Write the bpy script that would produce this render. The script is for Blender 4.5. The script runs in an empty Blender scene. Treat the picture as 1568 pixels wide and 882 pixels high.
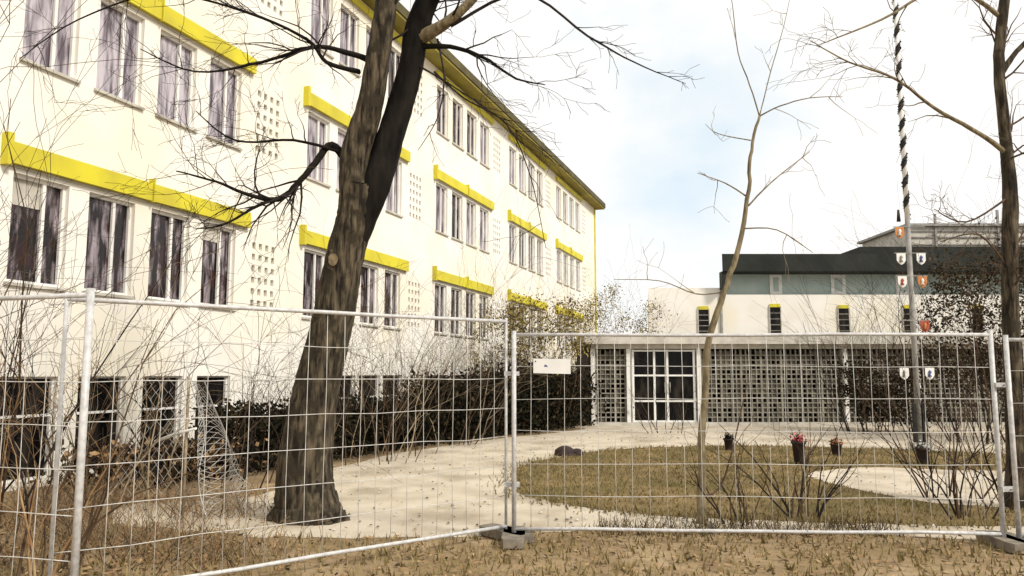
import bpy, math, random
from mathutils import Vector, Matrix
random.seed(7)
R=random.random
def U(a,b): return a+(b-a)*R()
F=1200.0; PITCH=math.atan(131/1200.0); EYE=1.5
CP,SP=math.cos(PITCH),math.sin(PITCH)
# unproject image pixels through the camera -> world position at estimated depth, or on ground
def at(u,v,d):
    cx=(u-784)/F; cz=(441-v)/F
    y=CP-cz*SP; z=SP+cz*CP
    return Vector((cx*d/y,d,EYE+z*d/y))
def gr(u,v):
    cx=(u-784)/F; cz=(441-v)/F
    y=CP-cz*SP; z=SP+cz*CP
    t=-EYE/z
    return Vector((cx*t,y*t,0))

# ---------------- materials
def mat(name,c1,c2=None,scale=5,rough=0.85,bump=0.0,bscale=None,detail=5,stretch=(1,1,1),spec=0.3,metal=0,lo=0.35,hi=0.65,c3=None,scale3=1.0,lo3=.48,hi3=.62):
    m=bpy.data.materials.new(name); m.use_nodes=True
    nt=m.node_tree; N=nt.nodes; L=nt.links
    b=N['Principled BSDF']
    b.inputs['Roughness'].default_value=rough
    b.inputs['Specular IOR Level'].default_value=spec
    b.inputs['Metallic'].default_value=metal
    if c2 is None: c2=tuple(x*0.8 for x in c1)
    tc=N.new('ShaderNodeTexCoord'); mp=N.new('ShaderNodeMapping')
    mp.inputs['Scale'].default_value=stretch
    L.new(tc.outputs['Object'],mp.inputs[0])
    n=N.new('ShaderNodeTexNoise'); n.inputs['Scale'].default_value=scale; n.inputs['Detail'].default_value=detail
    L.new(mp.outputs[0],n.inputs['Vector'])
    r=N.new('ShaderNodeValToRGB')
    r.color_ramp.elements[0].position=lo; r.color_ramp.elements[1].position=hi
    r.color_ramp.elements[0].color=(*c1,1); r.color_ramp.elements[1].color=(*c2,1)
    L.new(n.outputs['Fac'],r.inputs[0])
    out=r.outputs[0]
    if c3:
        n3=N.new('ShaderNodeTexNoise'); n3.inputs['Scale'].default_value=scale3; n3.inputs['Detail'].default_value=5
        L.new(tc.outputs['Object'],n3.inputs['Vector'])
        r3=N.new('ShaderNodeValToRGB'); r3.color_ramp.elements[0].position=lo3; r3.color_ramp.elements[1].position=hi3
        L.new(n3.outputs['Fac'],r3.inputs[0])
        mx=N.new('ShaderNodeMixRGB'); L.new(r3.outputs[0],mx.inputs[0]); L.new(out,mx.inputs[1]); mx.inputs[2].default_value=(*c3,1)
        out=mx.outputs[0]
    L.new(out,b.inputs['Base Color'])
    if bump>0:
        nb=N.new('ShaderNodeTexNoise'); nb.inputs['Scale'].default_value=bscale or scale*4; nb.inputs['Detail'].default_value=6
        L.new(mp.outputs[0],nb.inputs['Vector'])
        bp=N.new('ShaderNodeBump'); bp.inputs['Strength'].default_value=bump; bp.inputs['Distance'].default_value=0.02
        L.new(nb.outputs['Fac'],bp.inputs['Height']); L.new(bp.outputs[0],b.inputs['Normal'])
    return m
M={}
M['wall']=mat('white_render',(.84,.82,.77),(.78,.75,.68),1.2,.9,.12,40,c3=(.80,.755,.64),scale3=.35)
M['yellow']=mat('yellow_paint',(.66,.59,.03),(.52,.45,.04),1.5,.6,.05)
M['soffit']=mat('soffit_olive',(.32,.27,.05),(.24,.20,.05),1.5,.8,.05)
M['brown']=mat('brown_fascia',(.06,.048,.022),(.11,.095,.03),2,.7,.1)
M['glass']=mat('window_glass',(.012,.009,.010),(.34,.29,.32),4.5,.1,0,stretch=(2.6,1,.42),spec=.4,lo=.46,hi=.66,c3=(.03,.012,.012),scale3=3.2,lo3=.5,hi3=.64,detail=8)  # dark and lavender noise paints reflections, with curtain tone, into the glass colour
M['glasspale']=mat('curtain_reflection_glass',(.10,.08,.10),(.52,.48,.53),4.0,.12,0,stretch=(2.6,1,.38),spec=.4,lo=.38,hi=.62)  # paler streaks for upper floors: curtains and painted-in reflections together
M['glassdark']=mat('dark_window_glass',(.004,.004,.0045),(.035,.03,.025),2.5,.15,0,stretch=(2,1,.6),spec=.15,lo=.45,hi=.7)
M['frame']=mat('white_frame',(.82,.81,.78),(.72,.71,.68),6,.5)
M['hole']=mat('dark_void',(.012,.012,.014),(.03,.03,.03),6,.9)
M['dark']=mat('dark_roof_fascia',(.006,.009,.007),(.016,.02,.016),1.3,.7,.1)
M['cyan']=mat('pale_panel',(.34,.43,.41),(.43,.51,.48),1.5,.5)
M['conc']=mat('pale_concrete',(.60,.57,.51),(.42,.40,.35),3,.9,.2)
M['foot']=mat('fence_foot_concrete',(.26,.23,.18),(.14,.12,.10),9,.95,.3)
M['block']=mat('screen_block',(.17,.155,.125),(.07,.065,.052),4,.9,.2)
M['joint']=mat('screen_joint',(.33,.31,.26),(.20,.185,.155),4,.9,.2)
M['galv']=mat('galvanised_steel',(.60,.60,.60),(.42,.42,.42),25,.42,0,spec=.5)
M['wire']=mat('fence_wire',(.66,.65,.62),(.45,.44,.42),15,.5,0,spec=.4)
M['path']=mat('pale_gravel',(.62,.55,.44),(.50,.43,.33),1.6,.95,.5,60,c3=(.36,.30,.22),scale3=.8,lo3=.5,hi3=.72)
M['soil']=mat('soil',(.22,.15,.08),(.40,.30,.18),2.2,.95,.6,30,c3=(.24,.17,.085),scale3=1.1)
M['lawn']=mat('winter_lawn',(.15,.105,.04),(.26,.185,.085),1.8,.95,.6,50,c3=(.12,.095,.03),scale3=.8)
M['bark']=mat('bark',(.012,.009,.006),(.14,.11,.07),22,.95,1.0,34,stretch=(1,1,.16),c3=(.035,.028,.017),scale3=6,lo=.40,hi=.68,detail=9)
M['barkdark']=mat('bark_dark',(.004,.0035,.003),(.018,.015,.012),9,.95,1.0,16,stretch=(1,1,.28),spec=.15)
M['barkpale']=mat('bark_pale',(.12,.095,.055),(.28,.23,.14),18,.95,.7,30,stretch=(1,1,.35))
M['cutwood']=mat('cut_wood',(.24,.18,.11),(.12,.09,.05),20,.9)
M['twig']=mat('twig_brown',(.045,.026,.016),(.12,.078,.045),8,.9)
M['twigdark']=mat('twig_dark',(.010,.007,.006),(.03,.021,.017),8,.9)
M['twigpale']=mat('twig_pale',(.40,.33,.23),(.22,.17,.11),8,.9)
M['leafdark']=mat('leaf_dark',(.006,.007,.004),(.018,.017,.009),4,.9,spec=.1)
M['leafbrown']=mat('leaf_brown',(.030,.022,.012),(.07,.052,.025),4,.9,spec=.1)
M['leafolive']=mat('leaf_olive',(.25,.20,.04),(.36,.28,.08),4,.8)
M['litter']=mat('leaf_litter',(.24,.13,.055),(.40,.28,.15),9,.9)
M['straw']=mat('straw_grass',(.30,.23,.11),(.2,.155,.065),7,.9)
M['olive']=mat('olive_grass',(.13,.105,.035),(.19,.145,.055),7,.9)
M['white']=mat('white_paint',(.82,.82,.8),(.74,.74,.72),5,.5)
M['grey']=mat('grey_paint',(.34,.33,.31),(.22,.21,.20),5,.6)
M['black']=mat('black_paint',(.010,.010,.010),(.02,.02,.02),5,.5)
M['red']=mat('red_paint',(.45,.09,.05),(.35,.07,.04),5,.6)
M['orange']=mat('orange_paint',(.55,.24,.08),(.48,.18,.06),5,.6)
M['blue']=mat('blue_paint',(.09,.12,.30),(.07,.10,.24),5,.6)
M['pink']=mat('flower_red',(.6,.05,.08),(.7,.2,.2),20,.7)
M['pot']=mat('pot_dark',(.02,.013,.012),(.04,.024,.02),6,.7)

# ---------------- mesh builder
class MB:
    def __init__(s): s.v=[];s.f=[];s.m=[];s.mats=[];s.sm=[]
    def mi(s,k):
        if k not in s.mats: s.mats.append(k)
        return s.mats.index(k)
    def face(s,pts,k,smooth=False):
        b=len(s.v); s.v+= [tuple(p) for p in pts]; s.f.append(tuple(range(b,b+len(pts)))); s.m.append(s.mi(k)); s.sm.append(smooth)
    def hexa(s,lo,hi,k):
        b=len(s.v); s.v+=[tuple(p) for p in lo]+[tuple(p) for p in hi]
        for f in ((0,3,2,1),(4,5,6,7),(0,1,5,4),(1,2,6,5),(2,3,7,6),(3,0,4,7)):
            s.f.append(tuple(b+i for i in f)); s.m.append(s.mi(k)); s.sm.append(False)
    def box(s,x0,x1,y0,y1,z0,z1,k):
        s.hexa([(x0,y0,z0),(x1,y0,z0),(x1,y1,z0),(x0,y1,z0)],[(x0,y0,z1),(x1,y0,z1),(x1,y1,z1),(x0,y1,z1)],k)
    def skew(s,x0,x1,y0,y1,z0,z1,k,sh):
        s.hexa([(x0,y0,z0),(x1,y0,z0),(x1,y1,z0),(x0+sh,y1,z0)],[(x0,y0,z1),(x1,y0,z1),(x1,y1,z1),(x0+sh,y1,z1)],k)
    def tube(s,pts,rad,sides,k,wob=0,cap=True,ridge=0):
        n=len(pts); pts=[Vector(p) for p in pts]
        b=len(s.v); mi=s.mi(k)
        up=Vector((0.31,0.92,0.1)).normalized()
        rd=[U(-ridge,ridge) for _ in range(sides)]
        for i in range(n):
            if i==0: d=pts[1]-pts[0]
            elif i==n-1: d=pts[-1]-pts[-2]
            else: d=pts[i+1]-pts[i-1]
            if d.length<1e-9: d=Vector((0,0,1))
            d.normalize()
            a=up-d*up.dot(d)
            if a.length<.05: a=Vector((1,0,0))-d*d.x
            a.normalize(); up=a; c=d.cross(a)
            r=rad[i] if hasattr(rad,'__len__') else rad
            if ridge: rd=[q*.85+U(-ridge,ridge)*.35 for q in rd]
            for j in range(sides):
                t=2*math.pi*j/sides
                rr=r*(1+(U(-wob,wob) if wob else 0)+rd[j])
                s.v.append(tuple(pts[i]+a*math.cos(t)*rr+c*math.sin(t)*rr))
        for i in range(n-1):
            for j in range(sides):
                j2=(j+1)%sides
                s.f.append((b+i*sides+j,b+i*sides+j2,b+(i+1)*sides+j2,b+(i+1)*sides+j)); s.m.append(mi); s.sm.append(True)
        if cap and sides>3:
            s.f.append(tuple(b+j for j in range(sides))[::-1]); s.m.append(mi); s.sm.append(False)
            s.f.append(tuple(b+(n-1)*sides+j for j in range(sides))); s.m.append(mi); s.sm.append(False)
    def build(s,name,parent=None,mw=None):
        me=bpy.data.meshes.new(name); me.from_pydata(s.v,[],s.f)
        for k in s.mats: me.materials.append(M[k])
        me.polygons.foreach_set('material_index',s.m)
        me.polygons.foreach_set('use_smooth',s.sm)
        me.update()
        o=bpy.data.objects.new(name,me); bpy.context.scene.collection.objects.link(o)
        if parent: o.parent=parent
        elif mw: o.matrix_world=mw
        return o
def empty(name,loc=(0,0,0),rz=0):
    e=bpy.data.objects.new(name,None); e.location=loc; e.rotation_euler=(0,0,rz)
    bpy.context.scene.collection.objects.link(e); return e
def spline(P,n=6,closed=False):
    P=[Vector(p) for p in P]; out=[]; N=len(P)
    rng=range(N) if closed else range(N-1)
    for i in rng:
        if closed: a,b,c,d=P[(i-1)%N],P[i],P[(i+1)%N],P[(i+2)%N]
        else: a,b,c,d=P[max(i-1,0)],P[i],P[i+1],P[min(i+2,N-1)]
        for j in range(n):
            t=j/n
            out.append(0.5*((2*b)+(c-a)*t+(2*a-5*b+4*c-d)*t*t+(3*b-a-3*c+d)*t**3))
    if not closed: out.append(P[-1])
    return out

# ---------------- ground
g=MB(); g.face([(-400,-200,0),(400,-200,0),(400,600,0),(-400,600,0)],'soil'); g.build('ground')
def sheet(name,poly,z,k,thick=0):
    s=MB(); s.face([(p.x,p.y,z) for p in poly],k)
    return s.build(name)
pp=[gr(180,800),gr(210,772),gr(400,758),gr(530,712),gr(700,680),gr(900,657),Vector((2.2,22.9,0)),Vector((30,22.9,0)),Vector((30,12,0)),Vector((14,6.6,0)),
    gr(1200,818),gr(900,812),gr(700,822),gr(480,825),gr(300,815)]
pp=[Vector((p.x+U(-.06,.06),p.y+U(-.08,.08),0)) for p in spline(pp,8,True)]
sheet('gravel_path',pp,.004,'path')
lp=[gr(785,745),gr(800,715),gr(860,700),gr(960,688),gr(1150,683),gr(1400,690),gr(1600,702),gr(1750,740),gr(1620,800),gr(1380,803),gr(1150,797),gr(950,784),gr(840,768)]
lp=spline(lp,9,True); lp=[Vector((p.x+U(-.05,.05),p.y+U(-.06,.06),0)) for p in lp]
sheet('lawn',lp,.010,'lawn')
cp=[gr(1235,727),gr(1330,717),gr(1500,722),gr(1700,722),gr(1620,775),gr(1480,775),gr(1390,766),gr(1300,748)]
cp=[Vector((p.x+U(-.04,.04),p.y+U(-.05,.05),0)) for p in spline(cp,8,True)]
sheet('gravel_path',cp,.014,'path')
def inside(p,poly):
    c=False; n=len(poly)
    for i in range(n):
        a,b=poly[i],poly[i-1]
        if (a.y>p[1])!=(b.y>p[1]) and p[0]<(b.x-a.x)*(p[1]-a.y)/(b.y-a.y)+a.x: c=not c
    return c
gs=MB()
def blade(s,x,y,h,k):
    a=U(0,6.28); w=U(.006,.014); dx,dy=math.cos(a)*w,math.sin(a)*w; lx,ly=U(-.6,.6)*h,U(-.6,.6)*h
    s.face([(x-dx,y-dy,0),(x+dx,y+dy,0),(x+lx,y+ly,h)],k)
cnt=0
while cnt<24000:
    x=U(-.5,13); y=U(7,17)
    if inside((x,y),lp) and not inside((x,y),cp):
        blade(gs,x,y,U(.02,.06),'straw' if R()<.5 else 'olive'); cnt+=1
# ragged lawn edges
for q in lp:
    for _ in range(22): blade(gs,q.x+random.gauss(0,.12),q.y+random.gauss(0,.12),U(.03,.08),'olive' if R()<.6 else 'straw')
for i in range(9000):
    y=U(4.5,8.0); x=U(-4.5,6.5)
    if inside((x,y),pp): continue
    blade(gs,x,y,U(.02,.10),'straw' if R()<.8 else 'olive')
gs.build('grass')
lt=MB()
def leafq(s,p,size,k,flat=False):
    if flat: n=Vector((U(-.4,.4),U(-.4,.4),1)).normalized()
    else:
        n=Vector((U(-1,1),U(-1,1),U(-1,1)))
        if n.length<.1: n=Vector((0,0,1))
        n.normalize()
    a=n.orthogonal().normalized(); a.rotate(Matrix.Rotation(U(0,6.28),3,n)); b=n.cross(a)
    a*=size; b*=size*.55
    s.face([p-a,p+b,p+a,p-b],k)
for i in range(10000):
    if R()<.6:
        x=U(-7,-2.2); y=U(5.0,10.5)
    else:
        x=U(-5,7); y=U(4.8,8.0)
    if inside((x,y),pp) and R()<.9: continue
    leafq(lt,Vector((x,y,U(.008,.04))),U(.015,.035),'litter' if R()<.75 else 'leafbrown',True)
for i in range(2000):
    x=U(-4,12); y=U(7.5,22)
    leafq(lt,Vector((x,y,.022)),U(.012,.026),'litter' if R()<.5 else 'leafbrown',True)
lt.build('fallen_leaves')
st=MB()
for i in range(2200):
    x=U(-4,12); y=U(7.5,21)
    if not inside((x,y),pp) or (inside((x,y),lp) and not inside((x,y),cp)): continue
    r=U(.008,.025); p=[(x+r*math.cos(a)*U(.7,1.2),y+r*math.sin(a)*U(.7,1.2),.016) for a in (0,1.25,2.5,3.77,5.0)]
    k='conc' if R()<.5 else 'block'
    for j in range(5): st.face([p[j],p[(j+1)%5],(x,y,.016+r*.8)],k)
st.build('gravel_stones')

# ---------------- school building (left)
TH=math.atan(406/1200.0); D=9.4
org=Vector((-math.cos(TH)*D,math.sin(TH)*D,0))
sb=empty('school_building',org,math.pi/2-TH)
T0,T1=-12.0,42.2; ZT=10.62
PER=6.68; ST=[7.3+PER*k for k in range(-2,5)]
opens=[]; wins=[]; holes=[]
for s0 in ST:
    for fl in range(4):
        for w in range(4):
            a=s0+.12+w*1.2; b=a+.86
            if fl==0:
                z0,z1=.10,1.46
                if s0>12: b=a+1.04
            else: z0=2.68+3.0*(fl-1); z1=z0+1.45
            if b<T1: opens.append((a,b,z0,z1)); wins.append((a,b,z0,z1,fl))
        if fl>0:
            hs=s0+4.85+.22; zb=2.72+3.0*(fl-1)
            for c in range(4):
                for r in range(6):
                    a=hs+c*.2; z=zb+.05+r*.22
                    if a+.1<T1: opens.append((a,a+.1,z,z+.12)); holes.append((a,a+.1,z,z+.12))
ts=sorted(set([T0,T1]+[round(o[0],4) for o in opens]+[round(o[1],4) for o in opens]))
zs=sorted(set([0,ZT]+[round(o[2],4) for o in opens]+[round(o[3],4) for o in opens]))
tix={t:i for i,t in enumerate(ts)}; zix={z:i for i,z in enumerate(zs)}
occ=[[False]*len(zs) for _ in ts]
for o in opens:
    for i in range(tix[round(o[0],4)],tix[round(o[1],4)]):
        for j in range(zix[round(o[2],4)],zix[round(o[3],4)]): occ[i][j]=True
w=MB()
for j in range(len(zs)-1):
    i=0
    while i<len(ts)-1:
        if occ[i][j]: i+=1; continue
        k=i
        while k<len(ts)-1 and not occ[k][j]: k+=1
        w.face([(ts[i],0,zs[j]),(ts[k],0,zs[j]),(ts[k],0,zs[j+1]),(ts[i],0,zs[j+1])],'wall'); i=k
for a,b,z0,z1 in opens:
    dd=.16 if (b-a)>.3 else .12
    w.face([(a,0,z0),(b,0,z0),(b,dd,z0),(a,dd,z0)],'wall'); w.face([(a,0,z1),(b,0,z1),(b,dd,z1),(a,dd,z1)],'wall')
    w.face([(a,0,z0),(a,dd,z0),(a,dd,z1),(a,0,z1)],'wall'); w.face([(b,0,z0),(b,dd,z0),(b,dd,z1),(b,0,z1)],'wall')
for a,b,z0,z1 in holes: w.face([(a,.12,z0),(b,.12,z0),(b,.12,z1),(a,.12,z1)],'hole')
w.face([(T1,0,0),(T1,12,0),(T1,12,ZT),(T1,0,ZT)],'wall'); w.face([(T0,0,0),(T0,12,0),(T0,12,ZT),(T0,0,ZT)],'wall')
w.face([(T0,12,0),(T1,12,0),(T1,12,ZT),(T0,12,ZT)],'wall')
w.build('walls',sb)
gl=MB(); fr=MB()
for a,b,z0,z1,fl in wins:
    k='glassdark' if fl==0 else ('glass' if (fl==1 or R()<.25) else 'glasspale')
    tl=U(-.012,.012)
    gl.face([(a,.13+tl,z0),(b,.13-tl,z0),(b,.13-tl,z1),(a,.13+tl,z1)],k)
    f=.045; y0,y1=.07,.115
    if fl==0: f=.028
    fr.box(a,a+f,y0,y1,z0,z1,'frame'); fr.box(b-f,b,y0,y1,z0,z1,'frame')
    fr.box(a+f,b-f,y0,y1,z0,z0+f,'frame'); fr.box(a+f,b-f,y0,y1,z1-f,z1,'frame')
    m=(a+b)/2+ (0.1 if fl else 0)
    if fl: fr.box(m-.025,m+.025,y0+.003,y1-.003,z0+f,z1-f,'frame')
    if fl==0: fr.box(a+f,b-f,y0+.006,y1-.006,.92,.955,'frame')
    if fl: fr.box(a-.04,b+.04,-.05,.0-.002,z0-.045,z0-.002,'conc')
    if fl==1 and R()<.35:   # roller blind partly lowered behind the glass line
        hb=U(.2,.55); fr.box(a+f,m-.026,.118,.122,z1-f-hb,z1-f,'conc')
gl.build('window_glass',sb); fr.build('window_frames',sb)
yb=MB()
for s0 in ST:
    for fl in (1,2,3):
        zt=4.50+3.0*(fl-1)
        h=.28 if fl<3 else .16
        if s0<T1-5:
            yb.box(s0,s0+2.42,-.10,-.003,zt-h,zt,'yellow'); yb.box(s0+2.45,s0+4.88,-.10,-.003,zt-h,zt,'yellow')
            if fl<3:
                yb.box(s0-.08,s0-.003,-.13,-.003,zt-h-.04,zt+.1,'yellow')
                yb.box(s0+2.425,s0+2.447,-.13,-.003,zt-h-.02,zt+.08,'yellow')
            yb.box(s0,s0+4.88,-.03,-.004,zt-h-.035,zt-h-.004,'conc')
yb.box(T1-.26,T1-.1,-.06,-.003,0.2,ZT-.05,'yellow')
yb.build('yellow_sunshades',sb)
ro=MB()
ro.box(T0-.5,T1+.3,-.50,12.6,10.63,10.70,'soffit')
ro.box(T0-.52,T1+.32,-.54,12.62,10.702,10.95,'brown')
ro.build('flat_roof',sb)

# ---------------- low wing + two storey block (back)
bb=empty('school_annex_building',(0,0,0))
WY=23.0
a=MB()
a.box(2.1,26,WY-.35,WY+5,2.35,2.62,'conc')
a.box(2.3,26,WY+.5,WY+5,0,2.345,'hole')
for x in (2.3,3.33,5.38,9.65,11.75,15.8,19.8,24):
    a.box(x,x+.11,WY-.1,WY+.1,0,2.345,'frame')
a.box(2.3,26,WY-.12,WY+.3,2.22,2.346,'conc')
a.box(2.3,26,WY-.15,WY+.3,0,.10,'conc')
a.build('wing_shell',bb)
s=MB()
def screen(x0,x1):
    n=int(round((x1-x0)/.145)); dx=(x1-x0)/n; nz=15; dz=2.07/nz
    for i in range(n+1):
        x=x0+i*dx; th=.014 if i%4 else .028
        s.box(x-th,x+th,WY,WY+.1,.1,2.2,'joint')
    for j in range(1,nz):
        z=.1+j*dz
        s.box(x0,x1,WY+.006,WY+.09,z-.016,z+.016,'joint')
    for i in range(n):
        for j in range(nz):
            if R()<.62:
                x=x0+i*dx+.03; z=.1+j*dz+.018
                s.box(x,x+dx-.06,WY+.03+R()*.02,WY+.08,z,z+dz-.036,'block')
screen(2.44,3.3); screen(5.52,9.62); screen(9.79,11.72); screen(11.89,15.75)
s.build('block_screen_wall',bb)
e=MB()
x0,x1=3.5,5.36
e.face([(x0,WY+.06,.1),(x1,WY+.06,.1),(x1,WY+.06,2.2),(x0,WY+.06,2.2)],'glassdark')
for x in (x0,x0+.62,x0+1.0,x0+1.78): e.box(x,x+.06,WY-.03,WY+.03,.1,2.2,'white')
for z in (.1,.68,1.42,2.14): e.box(x0+.061,x1,WY-.026,WY+.026,z,z+.05,'white')
for x in (x0+.94,x0+1.09): e.tube([(x,WY-.07,.95),(x,WY-.07,1.25)],.014,6,'grey')
e.build('entrance_doors',bb)
b=MB(); BY=32.0
b.skew(5.6,8.6,BY,BY+10,0,5.0,'wall',1.7)
b.skew(8.603,34,BY,BY+10,0,4.72,'wall',2.8)
b.skew(8.95,34,BY+.5,BY+9,4.722,5.62,'cyan',2.7)
b.skew(8.5,34,BY-.6,BY+10.2,5.62,6.32,'dark',3.2)
b.box(8.5,8.68,BY-.5,BY-.1,4.9,5.618,'dark')
for (x,ww) in ((10.75,.5),(13.3,.6),(16,.6),(18.8,.6),(21.6,.6)):
    b.box(x,x+ww,BY+.44,BY+.497,4.78,5.6,'white')
    b.box(x+.14,x+ww-.14,BY+.42,BY+.437,4.9,5.48,'cyan')
for x,z0,z1 in ((7.62,3.0,4.1),(10.55,3.0,4.2),(13.35,3.0,4.15),(16.0,3,4.15),(18.8,3,4.15)):
    b.box(x,x+.42,BY-.02,BY-.004,z0,z1,'glassdark')
    b.box(x-.04,x-.002,BY-.05,BY-.005,z0-.05,z1+.05,'conc'); b.box(x+.422,x+.46,BY-.05,BY-.005,z0-.05,z1+.05,'conc')
    b.box(x,x+.42,BY-.05,BY-.021,z1,z1+.14,'yellow')
    for q in (.2,.4,.6,.8): b.box(x,x+.42,BY-.035,BY-.022,z0+(z1-z0)*q-.015,z0+(z1-z0)*q+.015,'joint')
b.box(8.52,8.6,BY-.08,BY-.005,0,4.9,'grey')
b.build('two_storey_block',bb)
c=MB()
c.box(16.2,36,36,43,6.33,6.95,'wall'); c.box(16.0,36.2,35.6,43.2,6.95,7.3,'dark')
c.box(19,34,37,42,7.32,8.5,'conc'); c.box(18.8,34.2,36.8,42.2,8.5,8.62,'grey')
for z in (7.6,7.95,8.25): c.box(18.9,34.1,36.93,36.97,z,z+.05,'grey')
c.box(20.2,20.3,36.9,36.98,7.32,9.1,'grey'); c.box(23.2,23.3,36.9,36.98,7.32,9.3,'grey')
c.build('rooftop_storey',bb)

# ---------------- fence
def fence(A,B,h,base=0,name='construction_fence_panel',dv=.15,dh=.33,pr=.021):
    f=MB(); A=Vector(A);B=Vector(B); A.z=B.z=base; L=(B-A).length; d=(B-A)/L
    f.tube([A,A+Vector((0,0,h+.02))],pr,10,'galv'); f.tube([B,B+Vector((0,0,h+.02))],pr,10,'galv')
    nrm=Vector((-d.y,d.x,0))
    for z in (.12,h-.02):
        f.tube([A+d*(L*q/6)+Vector((0,0,z+U(-.006,.006)))+nrm*U(-.006,.006) for q in range(7)],.016,8,'galv')
    n=int(L/dv)
    for i in range(1,n):
        p=A+d*(L*i/n)+d*U(-.004,.004)
        bow=[p+Vector((0,0,z))+nrm*(U(-.012,.012))+d*U(-.004,.004) for z in (.12,h*.35,h*.7,h-.02)]
        f.tube(bow,.0026,5,'wire')
    m=int(h/dh)
    for j in range(1,m+1):
        z=.12+(h-.14)*j/(m+1)
        pts=[A+d*(L*q/8)+Vector((0,0,z+U(-.01,.01)))+nrm*(.004) for q in range(9)]
        f.tube(pts,.0030,5,'wire')
    for P in (A,B):
        c0=P
        ring=[(c0+d*a*.10+nrm*b*.30) for a,b in ((-1,-.8),(-.8,-1),(.8,-1),(1,-.8),(1,.8),(.8,1),(-.8,1),(-1,.8))]
        lo=[Vector((p.x,p.y,base+.012)) for p in ring]; hi=[Vector((p.x,p.y,base+.09)) for p in ring]
        f.face(hi,'foot')
        for j in range(8): f.face([lo[j],lo[(j+1)%8],hi[(j+1)%8],hi[j]],'foot')
    return f.build(name)
A1=at(103,448,5.0); B1=at(775,490,7.35)
fence(A1,B1,2.0,pr=.013)
PA=at(139,450,4.78); fence(PA,(PA.x-3.3,PA.y+1.0,0),2.0,pr=.023)
A2=at(787,510,7.2); B2=at(1517,522,7.0)
fence(A2,B2,1.87,pr=.021)
A3=at(1540,520,6.95); fence(A3,(A3.x+3.3,A3.y+.3,0),1.82)
cl=MB()
for (x,y,z) in ((A2.x-.02,A2.y+.06,.5),(A2.x-.02,A2.y+.06,1.5),(B2.x+.06,B2.y-.02,.5),(B2.x+.06,B2.y-.02,1.4)):
    cl.box(x-.07,x+.07,y-.03,y+.03,z-.02,z+.02,'galv'); cl.tube([(x,y-.05,z),(x,y+.05,z)],.008,6,'grey')
cl.build('fence_clamps')
def onpanel(u,A,B):
    s=(u-784)/F/0.99
    d=B-A; t=(s*A.y-A.x)/(d.x-s*d.y); return A+d*t
sg=MB(); p0=onpanel(816,A2,B2); p1=onpanel(872,A2,B2)
zt=at(840,549,7.15).z; zb=at(840,572,7.15).z
sg.hexa([(p0.x,p0.y-.035,zb+.004),(p1.x,p1.y-.035,zb-.004),(p1.x,p1.y-.028,zb-.004),(p0.x,p0.y-.028,zb+.004)],[(p0.x,p0.y-.04,zt),(p1.x,p1.y-.04,zt-.006),(p1.x,p1.y-.033,zt-.006),(p0.x,p0.y-.033,zt)],'white')
sg.box(p0.x+.10,p0.x+.15,p0.y-.0435,p0.y-.042,zb+.06,zb+.08,'blue')
for q in range(2): sg.box(p0.x+.17,p0.x+.24-.02*q,p0.y-.0435,p0.y-.042,zb+.06+q*.02,zb+.064+q*.02,'joint')
for x in (p0.x+.02,p1.x-.02): sg.box(x-.005,x+.005,p0.y-.045,p0.y+.01,zt-.03,zt-.02,'black')
sg.build('notice_sign')

# ---------------- twigs
def perturb(d,a):
    v=d+Vector((U(-a,a),U(-a,a),U(-a,a))); return v.normalized()
def grow(mb,p,d,L,r,lv,k,droop=0.0,kids=3,spread=.9):
    n=5; pts=[p]; rad=[r]; q=p.copy(); dd=d.normalized(); dirs=[dd]
    for i in range(n):
        dd=perturb(dd,.28); dd.z-=droop; dd.normalize()
        q=q+dd*(L/n); pts.append(q.copy()); rad.append(max(r*(1-.8*(i+1)/n),.0021)); dirs.append(dd.copy())
    mb.tube(pts,rad,3 if r<.008 else 5,k,cap=False)
    if lv<=0: return
    for c in range(kids):
        i=random.randint(1,n)
        grow(mb,pts[i],perturb(dirs[i],spread),L*U(.4,.7),max(rad[i]*.7,.0023),lv-1,k,droop,kids,spread)
def limb(mb,P,R0,k,sides=10,wob=.06,n=5,twk=None,tw=0,twL=.6,droop=0,lv=2,start=.3,kids=3,ridge=0):
    pts=spline(P,n); m=len(pts); rs=[]
    jt=min(R0[-1]*.6,.012) if R0[0]<.06 else .004
    pts=[p+Vector((U(-1,1),U(-1,1),U(-1,1)))*jt if 0<i<m-1 else p for i,p in enumerate(pts)]
    for i in range(m):
        t=i/(m-1)*(len(R0)-1); a=int(min(t,len(R0)-2)); rs.append(R0[a]+(R0[a+1]-R0[a])*(t-a))
    mb.tube(pts,rs,sides,k,wob,True,ridge)
    for _ in range(tw):
        i=int(U(start,1)*(m-1)); i=min(i,m-2)
        ax=(pts[i+1]-pts[i]).normalized()
        grow(mb,pts[i],perturb(ax,1.0),twL*U(.5,1.2),max(min(rs[i]*.5,.014),.005),lv,twk or k,droop,kids)
    return pts
t=MB()
base=gr(475,795)
d=base.y
def P(u,v,dd=0): return at(u,v,d+dd)
trunk=[P(474,815),P(472,795),P(468,760),P(468,700),P(484,600),P(508,500),P(527,400),P(545,330),P(552,285)]
limb(t,trunk,[.44,.37,.31,.275,.235,.215,.20,.195,.195],'bark',40,.012,10,ridge=.05)
for uu,vv,dd in ((400,800,-.1),(545,808,-.1),(430,822,-.4),(515,826,-.4),(530,798,.3),(415,795,.3)):
    limb(t,[P(470,745),P((470+uu)/2,(vv+772)/2-4,dd/2),P(uu,vv+8,dd)],[.18,.12,.03],'bark',12,.03,6,ridge=.04)
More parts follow.
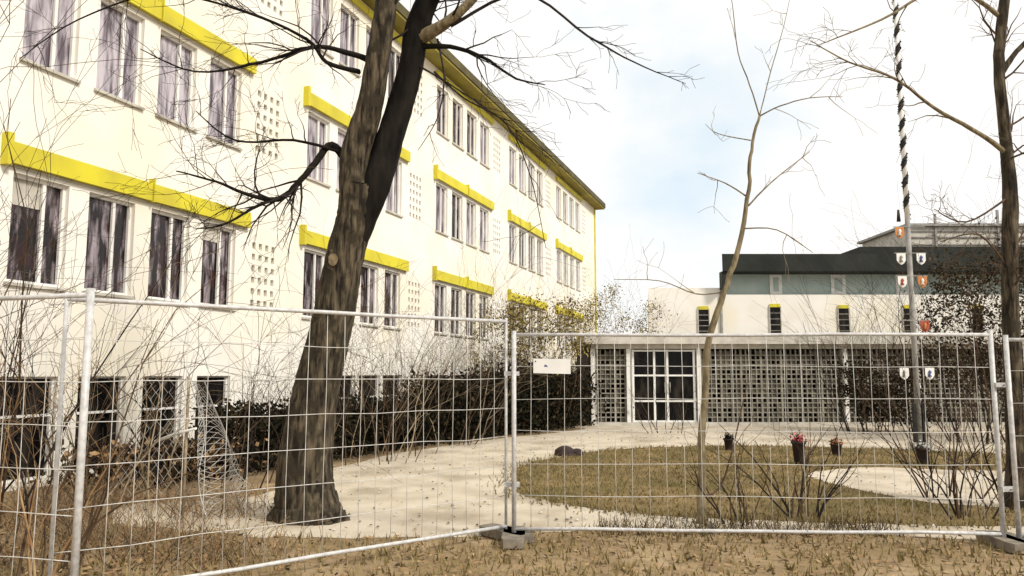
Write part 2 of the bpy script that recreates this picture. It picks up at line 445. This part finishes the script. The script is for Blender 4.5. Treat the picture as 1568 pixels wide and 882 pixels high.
limb(t,[P(545,330),P(545,240),P(566,165,-.05),P(582,70,-.1),P(590,0,-.1),P(585,-120,0),P(560,-300,.2)],[.19,.165,.14,.125,.12,.10,.05],'bark',28,.012,9,'twigdark',14,1.2,0,2,.5,ridge=.05)
limb(t,[P(545,370,-.02),P(575,285,.0),P(604,190,.05),P(628,110,.05),P(640,40,0),P(668,-30,-.1),P(720,-150,-.2)],[.11,.16,.145,.13,.135,.11,.05],'barkdark',24,.02,8,'twigdark',10,1.2,0,2,.5,ridge=.05)
kc=P(517,402)+Vector((0,-.20,0))
for i,(r0,dep,kk) in enumerate(((.085,.0,'bark'),(.05,-.02,'cutwood'))):
    ring=[kc+Vector((math.cos(a)*r0*U(.9,1.1),dep,math.sin(a)*r0*1.35)) for a in [j*6.283/14 for j in range(14)]]
    rb=[p+Vector((0,.12,0)) for p in ring]
    t.face(ring,kk)
    for j in range(14): t.face([ring[j],ring[(j+1)%14],rb[(j+1)%14],rb[j]],'bark')
limb(t,[P(640,60),P(690,30,-.2),P(740,-20,-.3),P(800,-90,-.3)],[.085,.055,.045,.03],'barkpale',10,.05,5,'twigdark',8,.9)
limb(t,[P(532,250),P(508,222),P(482,250,-.1),P(455,282,-.15),P(425,305,-.2),P(380,298,-.3),P(330,278,-.3),P(270,262,-.3)],[.05,.042,.036,.032,.028,.02,.013,.007],'barkdark',8,.08,5,'twigdark',19,.75,.0,2,.35)
limb(t,[P(425,303,-.2),P(385,320,-.4),P(340,345,-.5),P(300,350,-.6)],[.022,.015,.01,.005],'barkdark',6,.05,4,'twigdark',8,.5)
limb(t,[P(530,235),P(450,215,-.2),P(360,215,-.3),P(300,170,-.3)],[.022,.016,.011,.005],'barkdark',6,.06,5,'twigdark',10,.6)
limb(t,[P(575,95),P(530,80,-.1),P(480,72,-.3),P(400,95,-.4),P(300,110,-.5),P(215,75,-.5)],[.04,.03,.022,.016,.01,.005],'barkdark',7,.08,5,'twigdark',15,.8,.02,2,.3)
limb(t,[P(550,110),P(500,95,-.3),P(470,60,-.3),P(380,20,-.4),P(250,-10,-.5),P(120,30,-.6),P(30,90,-.7)],[.03,.022,.018,.014,.01,.008,.004],'barkdark',7,.08,5,'twigdark',20,.7,.03,2,.2)
limb(t,[P(640,72),P(690,72,-.1),P(740,88,-.3),P(790,120,-.3),P(835,130,-.4)],[.035,.026,.018,.012,.005],'barkdark',7,.08,5,'twigdark',8,.6,.03,2,.3)
limb(t,[P(665,110),P(710,150,-.2),P(775,190,-.3),P(812,270,-.3),P(836,380,-.3)],[.013,.010,.008,.006,.003],'twigdark',6,.05,5,'twigdark',8,.45,.06,1,.2)
limb(t,[P(640,100),P(690,130,-.2),P(750,170,-.2),P(845,240,-.3)],[.014,.010,.007,.003],'twigdark',6,.05,5,'twigdark',8,.45,.03,1,.2)
limb(t,[P(670,60,0),P(680,120,-.2),P(670,180,-.2),P(640,230,-.3)],[.012,.009,.006,.003],'twigdark',6,.05,5,'twigdark',5,.35,.05,1,.2)
limb(t,[P(690,40,-.2),P(800,-10,-.3),P(900,55,-.4),P(970,95,-.5),P(1050,128,-.5)],[.02,.015,.012,.008,.003],'twigdark',6,.05,5,'twigdark',9,.4,.03,1,.45)
t.build('bare_tree')

t=MB(); base=gr(1074,805); d=base.y+.1
limb(t,[P(1074,812),P(1074,720),P(1078,620),P(1086,520),P(1108,450),P(1132,375),P(1146,290),P(1150,230),P(1163,178)],[.055,.042,.036,.034,.030,.026,.021,.017,.014],'barkpale',10,.06,5)
for pts,r0,n in (([P(1163,178),P(1148,130),P(1130,80),P(1122,10),P(1110,-60)],.009,3),
    ([P(1163,178),P(1195,162,-.1),P(1240,150,-.1),P(1290,148,0)],.009,4),
    ([P(1163,178),P(1180,110,.1),P(1200,40,.1),P(1215,-30,.2)],.007,2),
    ([P(1142,300),P(1110,280,-.1),P(1068,265,-.2)],.010,2),
    ([P(1146,315),P(1180,280,.1),P(1240,232,.2)],.011,4),
    ([P(1135,350),P(1190,352,-.1),P(1245,387,-.1)],.009,2),
    ([P(1110,447),P(1065,450,.1),P(1010,430,.1),P(940,428,.1)],.009,3),
    ([P(1150,215),P(1100,205,.1),P(1080,190,.2)],.007,2)):
    limb(t,pts,[r0,r0*.7,r0*.35],'barkpale',6,.05,4,'twigpale',n,.4,0,1,.3,2)
limb(t,[P(1078,760),P(1110,730,.2),P(1150,560,.3)],[.015,.01,.004],'twig',6,.05,4,'twig',2,.4,0,1)
t.build('slim_bare_tree')

t=MB(); d=9.0
limb(t,[P(1552,815),P(1556,720),P(1552,600),P(1548,500),P(1546,400),P(1547,300),P(1540,215),P(1530,110),P(1535,30),P(1550,-90)],[.13,.105,.095,.09,.088,.08,.065,.06,.06,.05],'bark',16,.03,6,'twig',12,1.0,0,2,.4,ridge=.05)
limb(t,[P(1541,235),P(1500,205,-.1),P(1430,165,-.2),P(1370,120,-.2),P(1300,95,-.3),P(1240,62,-.3)],[.035,.026,.02,.015,.01,.005],'barkpale',7,.06,5,'twig',12,.6,.02,2,.3,2)
limb(t,[P(1534,110),P(1556,80),P(1600,30),P(1640,-50)],[.04,.03,.025,.01],'bark',7,.06,5,'twig',4,.6)
limb(t,[P(1538,30),P(1450,-20),P(1350,30,-.2),P(1250,70,-.3)],[.03,.02,.014,.004],'barkpale',7,.06,5,'twig',7,.5)
limb(t,[P(1547,300),P(1480,340,-.2),P(1430,320,-.2)],[.015,.01,.004],'twig',6,.06,5,'twig',5,.5)
limb(t,[P(1550,420),P(1500,360,-.1),P(1440,370,-.2)],[.015,.01,.004],'twig',6,.06,5,'twig',6,.6)
t.build('bare_tree')

# ---------------- shrubs
def shrub(x,y,rx,ry,h,stems,k,lv=2,r=.007,lean=.35,kids=3,L=1.0):
    s=MB()
    for i in range(stems):
        a=U(0,6.28); q=math.sqrt(R())
        p=Vector((x+rx*q*math.cos(a),y+ry*q*math.sin(a),0))
        d0=Vector((math.cos(a)*lean*q+U(-.15,.15),math.sin(a)*lean*q+U(-.15,.15),1))
        grow(s,p,d0,h*U(.6,1.1)*L,r*U(.6,1.3),lv,k if isinstance(k,str) else random.choice(k),0,kids,.6)
    return s
def leaves(s,c,rad,n,size,k):
    cl=[Vector((U(-1,1),U(-1,1),U(-1,1))) for _ in range(max(8,n//90))]
    cl=[v if v.length<1 else v.normalized()*.85 for v in cl]
    for i in range(n):
        v=random.choice(cl)+Vector((random.gauss(0,.13),random.gauss(0,.13),random.gauss(0,.13)))
        p=Vector((c[0]+v.x*rad[0],c[1]+v.y*rad[1],c[2]+v.z*rad[2]))
        if p.z<.02: continue
        leafq(s,p,size*U(.6,1.3),k if isinstance(k,str) else random.choice(k))
for (x,y,rx,h,n,k) in ((-3.9,6.1,.8,3.0,20,['twig','twigdark','twig']),(-5.6,7.6,1.0,3.6,22,['twig','twigdark']),(-4.6,8.4,.9,1.7,14,['twig','twigpale']),(-3.4,5.6,.35,1.5,8,['litter','twig'])):
    shrub(x,y,rx,.5,h,n,k,2,.011,.3).build('bare_shrub')
for (u,dd,h,n,k) in ((350,10.8,2.0,12,['twig','twigdark']),(430,12,2.0,12,['twig','twigdark']),(560,13.5,2.7,16,['twigpale','twig']),(610,15,2.9,16,['twigpale','twig']),(680,17,2.9,15,['twigpale','twig']),(735,18.5,3.0,16,['twig','twigdark'])):
    x=(u-784)/F*dd
    shrub(x,dd,.9,.6,h,n,k,2,.011,.3).build('bare_shrub')
h=MB()
def hedge(p0,p1,hh,ww,n,dark,sz=(.03,.07)):
    for i in range(n):
        t_=R(); q=Vector(p0).lerp(Vector(p1),t_)
        top=hh*(.82+.12*math.sin(t_*23)+.1*math.sin(t_*57))
        z=U(.0,1)**.8*top+abs(random.gauss(0,.05))
        p=Vector((q.x+random.gauss(0,ww),q.y+random.gauss(0,ww),z))
        leafq(h,p,U(*sz),random.choice(dark))
    for i in range(int(n/90)):
        t_=R(); q=Vector(p0).lerp(Vector(p1),t_)
        grow(h,Vector((q.x+U(-ww,ww),q.y+U(-ww,ww),0)),Vector((U(-.3,.3),U(-.3,.3),1)),hh*U(.8,1.3),.008,1,'twigdark',0,3,.7)
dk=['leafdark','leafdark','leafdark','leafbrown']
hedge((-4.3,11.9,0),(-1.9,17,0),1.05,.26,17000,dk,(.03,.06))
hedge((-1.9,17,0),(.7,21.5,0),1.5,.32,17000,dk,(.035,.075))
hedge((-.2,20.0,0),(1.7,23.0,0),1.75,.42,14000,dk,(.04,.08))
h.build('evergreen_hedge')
h=MB(); hedge((-5.4,10.3,0),(-4.2,11.9,0),.55,.3,3000,['leafbrown','litter','twigdark']); h.build('low_hedge')
for (x,y,zc,rx,rz,n) in ((.9,21.5,2.6,1.3,1.15,3800),(3.9,29,3.4,1.6,1.2,3800),(-.4,24.5,2.6,1.0,1.2,2000)):
    s=shrub(x,y,.7,.6,zc+rz*.7,24,'twig',2,.013,.4)
    leaves(s,(x,y,zc),(rx,rx,rz),n,.038,['leafolive','leafolive','leafbrown'])
    s.build('forsythia_shrub')
s=shrub(10.9,17.5,1.3,.8,4.4,34,['twigdark','twig'],2,.016,.3)
leaves(s,(11.3,17.5,2.6),(2.2,1.2,1.8),14000,.04,['leafdark','leafbrown','leafbrown','twig'])
s.build('overgrown_tree')
s=shrub(9.3,20.2,1.2,.6,3.6,26,['twigdark','twig'],2,.012,.3)
leaves(s,(9.9,20.6,1.1),(1.4,.6,1.0),5000,.045,['leafdark','leafbrown'])
s.build('overgrown_shrub')
for (x,y,h_,n,rx,lv) in ((4.7,8.3,1.3,12,.25,1),(5.5,8.8,1.9,14,.35,1),(3.05,8.4,1.2,12,.25,1),(2.3,8.1,.8,8,.2,1),(5.2,9.6,2.1,9,.5,2),(3.9,20.0,1.2,8,.5,2)):
    shrub(x,y,rx,.2,h_,n,['twig','twigdark'],lv,.011,.5).build('bare_shrub')
s=MB()
for i in range(700):
    x=U(.8,3.6); y=U(7.4,7.95)
    grow(s,Vector((x,y,0)),Vector((U(-.6,.6),U(-.6,.6),1)),U(.06,.2),.004,0,random.choice(['twigdark','twig','olive']))
s.build('dead_perennials')
s=MB()
for i in range(1900):
    cx,cy=random.choice(((-3.6,7.2),(-4.6,8.0),(-3.2,8.6),(-4.2,6.2),(-5.2,8.8),(-2.6,6.6),(-4.7,9.4)))
    x=cx+random.gauss(0,.38); y=cy+random.gauss(0,.32)
    grow(s,Vector((x,y,0)),Vector((U(-.9,.9),U(-.9,.9),1)),U(.12,.45),.004,0,random.choice(['litter','litter','twig','twigpale']))
s.build('dead_grass_clumps')

# ---------------- crumpled wire netting and branch
n=MB()
TL=at(292,585,8.3); TR=at(312,590,8.2); BL=gr(318,790); BR=gr(385,752)
BL.z=.03; BR.z=.03
nu,nv=12,40
def npt(i,j):
    a=i/nu; b_=j/nv
    top=TL.lerp(TR,a); bot=BL.lerp(BR,a); p=top.lerp(bot,b_)
    return p+Vector((.10*math.sin(b_*7+a*5)*b_,.22*math.sin(a*9+b_*4)*(.3+b_),.03*math.sin(a*14)))
gp=[[npt(i,j) for j in range(nv+1)] for i in range(nu+1)]
for j in range(nv):
    for i in range(nu):
        if (i+j)%2==0: n.tube([gp[i][j],gp[i+1][j+1]],.0030,3,'wire',cap=False)
        else: n.tube([gp[i+1][j],gp[i][j+1]],.0030,3,'wire',cap=False)
n.tube([gp[0][j] for j in range(nv+1)],.006,5,'galv'); n.tube([gp[nu][j] for j in range(nv+1)],.006,5,'galv')
n.tube([TL+Vector((-.02,0,.05)),Vector((TL.x-.02,TL.y,0))],.015,6,'twigpale')
for i in range(14):
    for j in range(16):
        x=TL.x-.75+i*.055; z=1.45-j*.075
        y=TL.y+.05+.05*math.sin(i*.7+j*.3)
        if R()<.9: n.tube([(x,y,z),(x+.055,y+.01,z-.075)] if (i+j)%2 else [(x+.055,y,z),(x,y+.01,z-.075)],.0022,3,'wire',cap=False)
n.build('crumpled_wire_netting')
pl=MB(); a0=at(238,676,8.6); a1=at(300,656,8.2)
pl.tube([a0,a0.lerp(a1,.5)+Vector((0,0,.01)),a1],[.018,.02,.014],6,'white'); pl.tube([a0.lerp(a1,.6),at(262,700,8.3),Vector((gr(255,770).x,gr(255,770).y,0))],[.01,.01,.01],6,'twigpale')
pl.build('broken_branch')

# ---------------- maypole
mx,my=gr(1409,690).x,gr(1409,690).y
mp=empty('maypole',(mx,my,0))
H=11.0; zA=4.6
s=MB(); s.tube([(0,0,0),(0,0,2.5),(0,0,zA)],[.055,.052,.048],14,'grey'); s.tube([(0,0,zA+.001),(0,0,7),(0,0,H)],[.048,.045,.038],14,'white')
s.build('pole',mp)
s=MB()
pit=.40
n_=int((H-zA)/pit*14)
for i in range(n_):
    z0=zA+(H-zA)*i/n_; z1=zA+(H-zA)*(i+1)/n_; a0=i/14*6.283; a1=(i+1)/14*6.283
    r=.055-.008*(z0-zA)/(H-zA)
    hg=.20
    s.face([(r*math.cos(a0),r*math.sin(a0),z0),(r*math.cos(a1),r*math.sin(a1),z1),((r+.004)*math.cos(a1),(r+.004)*math.sin(a1),z1+hg),((r+.004)*math.cos(a0),(r+.004)*math.sin(a0),z0+hg)],'black')
    for q in range(2):
        leafq(s,Vector(((r+.012)*math.cos(a0),(r+.012)*math.sin(a0),z0+U(0,hg))),.025,'leafdark')
s.build('spiral_garland',mp)
s=MB(); s.box(-.16,.16,-.16,.16,.0,.16,'conc'); s.box(-.1,-.065,-.05,.05,.161,.9,'black'); s.box(.065,.1,-.05,.05,.161,.9,'black'); s.build('base_bracket',mp)
s=MB()
def zat(v): return at(1409,v,my).z
def shield(xo,v,w_,h_,k,k2=None):
    z=zat(v); y=-.07
    pr=[(-.5,.5),(.5,.5),(.5,-.15),(.3,-.4),(0,-.55),(-.3,-.4),(-.5,-.15)]
    fr_=[(xo+a*w_,y,z+b*h_) for a,b in pr]; bk=[(a,y+.02,c) for a,_,c in fr_]
    s.face(fr_,k); s.face(bk[::-1],k)
    for j in range(7): s.face([fr_[j],fr_[(j+1)%7],bk[(j+1)%7],bk[j]],'joint')
    if k2:
        s.tube([(xo-w_*.05,y-.003,z-h_*.28),(xo-w_*.05,y-.003,z-h_*.05),(xo,y-.003,z+h_*.1),(xo,y-.003,z+h_*.3)],[w_*.24,w_*.1,w_*.2,w_*.08],6,k2)
for (v,lst) in ((357,((-.2,'orange','white'),)),(397,((-.2,'white','grey'),(.2,'white','blue'))),(432,((-.2,'white','red'),(.2,'orange','white'))),(500,((.2,'red','orange'),)),(572,((-.26,'white','grey'),(.24,'white','blue')))):
    z=zat(v)+.12
    s.box(-.32,.32,-.049,-.035,z-.009,z+.009,'grey')
    for xo,k,k2 in lst: shield(xo,v,.18,.22,k,k2)
s.tube([(-.2,-.05,zat(340)),(-.2,-.05,zat(322))],[.04,.02],8,'black')
s.build('guild_shields',mp)
s=MB()
for i in range(900):
    a=U(0,6.283); b_=U(0,6.283); rr=.38+.07*math.cos(b_)
    leafq(s,Vector((rr*math.cos(a),rr*math.sin(a),H-.5+.07*math.sin(b_))),.04,'leafdark')
s.build('wreath',mp)

# ---------------- planters
def planter(u,v,hh,r,fl):
    q=gr(u,v); s=MB()
    s.tube([(q.x,q.y,0.0),(q.x,q.y,hh*.1),(q.x,q.y,hh*.8),(q.x,q.y,hh*.82),(q.x,q.y,hh*.9)],[r*.7,r*.75,r,r*1.15,r*1.15],14,'pot')
    for i in range(220):
        v_=Vector((random.gauss(0,.5),random.gauss(0,.5),abs(random.gauss(0,.5))))
        leafq(s,Vector((q.x+v_.x*r,q.y+v_.y*r,hh*.9+v_.z*r)),.022,fl if R()<.6 else 'leafdark')
    s.build('flower_planter')
planter(1224,711,.42,.11,'pink'); planter(1281,698,.24,.10,'orange'); planter(1116,690,.25,.09,'leafdark'); planter(1413,711,.3,.10,'white')
s=MB(); q=gr(865,698)
for (ox,oy,r) in ((0,0,.17),(.22,.05,.12)):
    rings=[]
    for i in range(6):
        ph=i/5*math.pi/2; rings.append([(q.x+ox+r*math.cos(ph)*math.cos(a)*U(.85,1.15)*1.2,q.y+oy+r*math.cos(ph)*math.sin(a)*U(.85,1.15),r*math.sin(ph)*1.1) for a in [j*6.283/10 for j in range(10)]])
    for i in range(5):
        for j in range(10): s.face([rings[i][j],rings[i][(j+1)%10],rings[i+1][(j+1)%10],rings[i+1][j]],'pot')
s.build('boulder')

s=MB()
for i in range(7):
    x=U(16,30); y=-6+i*5
    limb(s,[(x,y,0),(x+U(-.3,.3),y,3),(x+U(-.6,.6),y,7),(x,y,10)],[.25,.2,.12,.04],'barkdark',8,.05,4,'twigdark',10,2.6,0,2,.2)
s.build('distant_tree_row')

# ---------------- world, sun, camera
w=bpy.data.worlds.new('World'); bpy.context.scene.world=w; w.use_nodes=True
N=w.node_tree.nodes; L=w.node_tree.links; N.clear()
out=N.new('ShaderNodeOutputWorld'); bg=N.new('ShaderNodeBackground'); bg.inputs['Strength'].default_value=.15
sun_dir=Vector((.62,-.5,.62)).normalized()
el=math.asin(sun_dir.z); az=math.atan2(sun_dir.x,sun_dir.y)
sky=N.new('ShaderNodeTexSky'); sky.sky_type='NISHITA'; sky.sun_disc=False; sky.sun_elevation=el; sky.sun_rotation=az
tc=N.new('ShaderNodeTexCoord')
no=N.new('ShaderNodeTexNoise'); no.inputs['Scale'].default_value=3.0; no.inputs['Detail'].default_value=8; no.inputs['Roughness'].default_value=.55
mpn=N.new('ShaderNodeMapping'); mpn.inputs['Scale'].default_value=(1,1,1.5)
L.new(tc.outputs['Generated'],mpn.inputs[0]); L.new(mpn.outputs[0],no.inputs['Vector'])
bd=Vector((.17,1,.27)).normalized()
dot=N.new('ShaderNodeVectorMath'); dot.operation='DOT_PRODUCT'; dot.inputs[1].default_value=bd
L.new(tc.outputs['Generated'],dot.inputs[0])
mr=N.new('ShaderNodeMapRange'); mr.inputs[1].default_value=.96; mr.inputs[2].default_value=1.0; mr.inputs[3].default_value=.34; mr.inputs[4].default_value=.03
L.new(dot.outputs['Value'],mr.inputs[0])
ad=N.new('ShaderNodeMath'); ad.operation='ADD'; L.new(no.outputs['Fac'],ad.inputs[0]); L.new(mr.outputs[0],ad.inputs[1])
rp=N.new('ShaderNodeValToRGB'); rp.color_ramp.elements[0].position=.40; rp.color_ramp.elements[1].position=.68
L.new(ad.outputs[0],rp.inputs[0])
hz=N.new('ShaderNodeMixRGB'); hz.inputs[0].default_value=.85; hz.inputs[2].default_value=(5.4,6.3,6.9,1); L.new(sky.outputs[0],hz.inputs[1])
mx_=N.new('ShaderNodeMixRGB'); mx_.inputs[2].default_value=(7.3,7.12,6.85,1)
L.new(rp.outputs[0],mx_.inputs[0]); L.new(hz.outputs[0],mx_.inputs[1])
L.new(mx_.outputs[0],bg.inputs[0]); L.new(bg.outputs[0],out.inputs[0])
ld=bpy.data.lights.new('sun','SUN'); ld.energy=3.2; ld.angle=math.radians(10); ld.color=(1,.93,.82)
lo=bpy.data.objects.new('sun',ld); bpy.context.scene.collection.objects.link(lo)
lo.rotation_euler=sun_dir.to_track_quat('Z','Y').to_euler()
cd=bpy.data.cameras.new('camera'); cd.lens=36*1200/1568; cd.sensor_width=36; cd.clip_end=2000; cd.clip_start=.05
co=bpy.data.objects.new('camera',cd); co.location=(0,0,EYE); co.rotation_euler=(math.pi/2+PITCH,0,0)
bpy.context.scene.collection.objects.link(co); bpy.context.scene.camera=co
sc=bpy.context.scene; sc.view_settings.view_transform='Standard'; sc.view_settings.look='None'; sc.view_settings.exposure=0
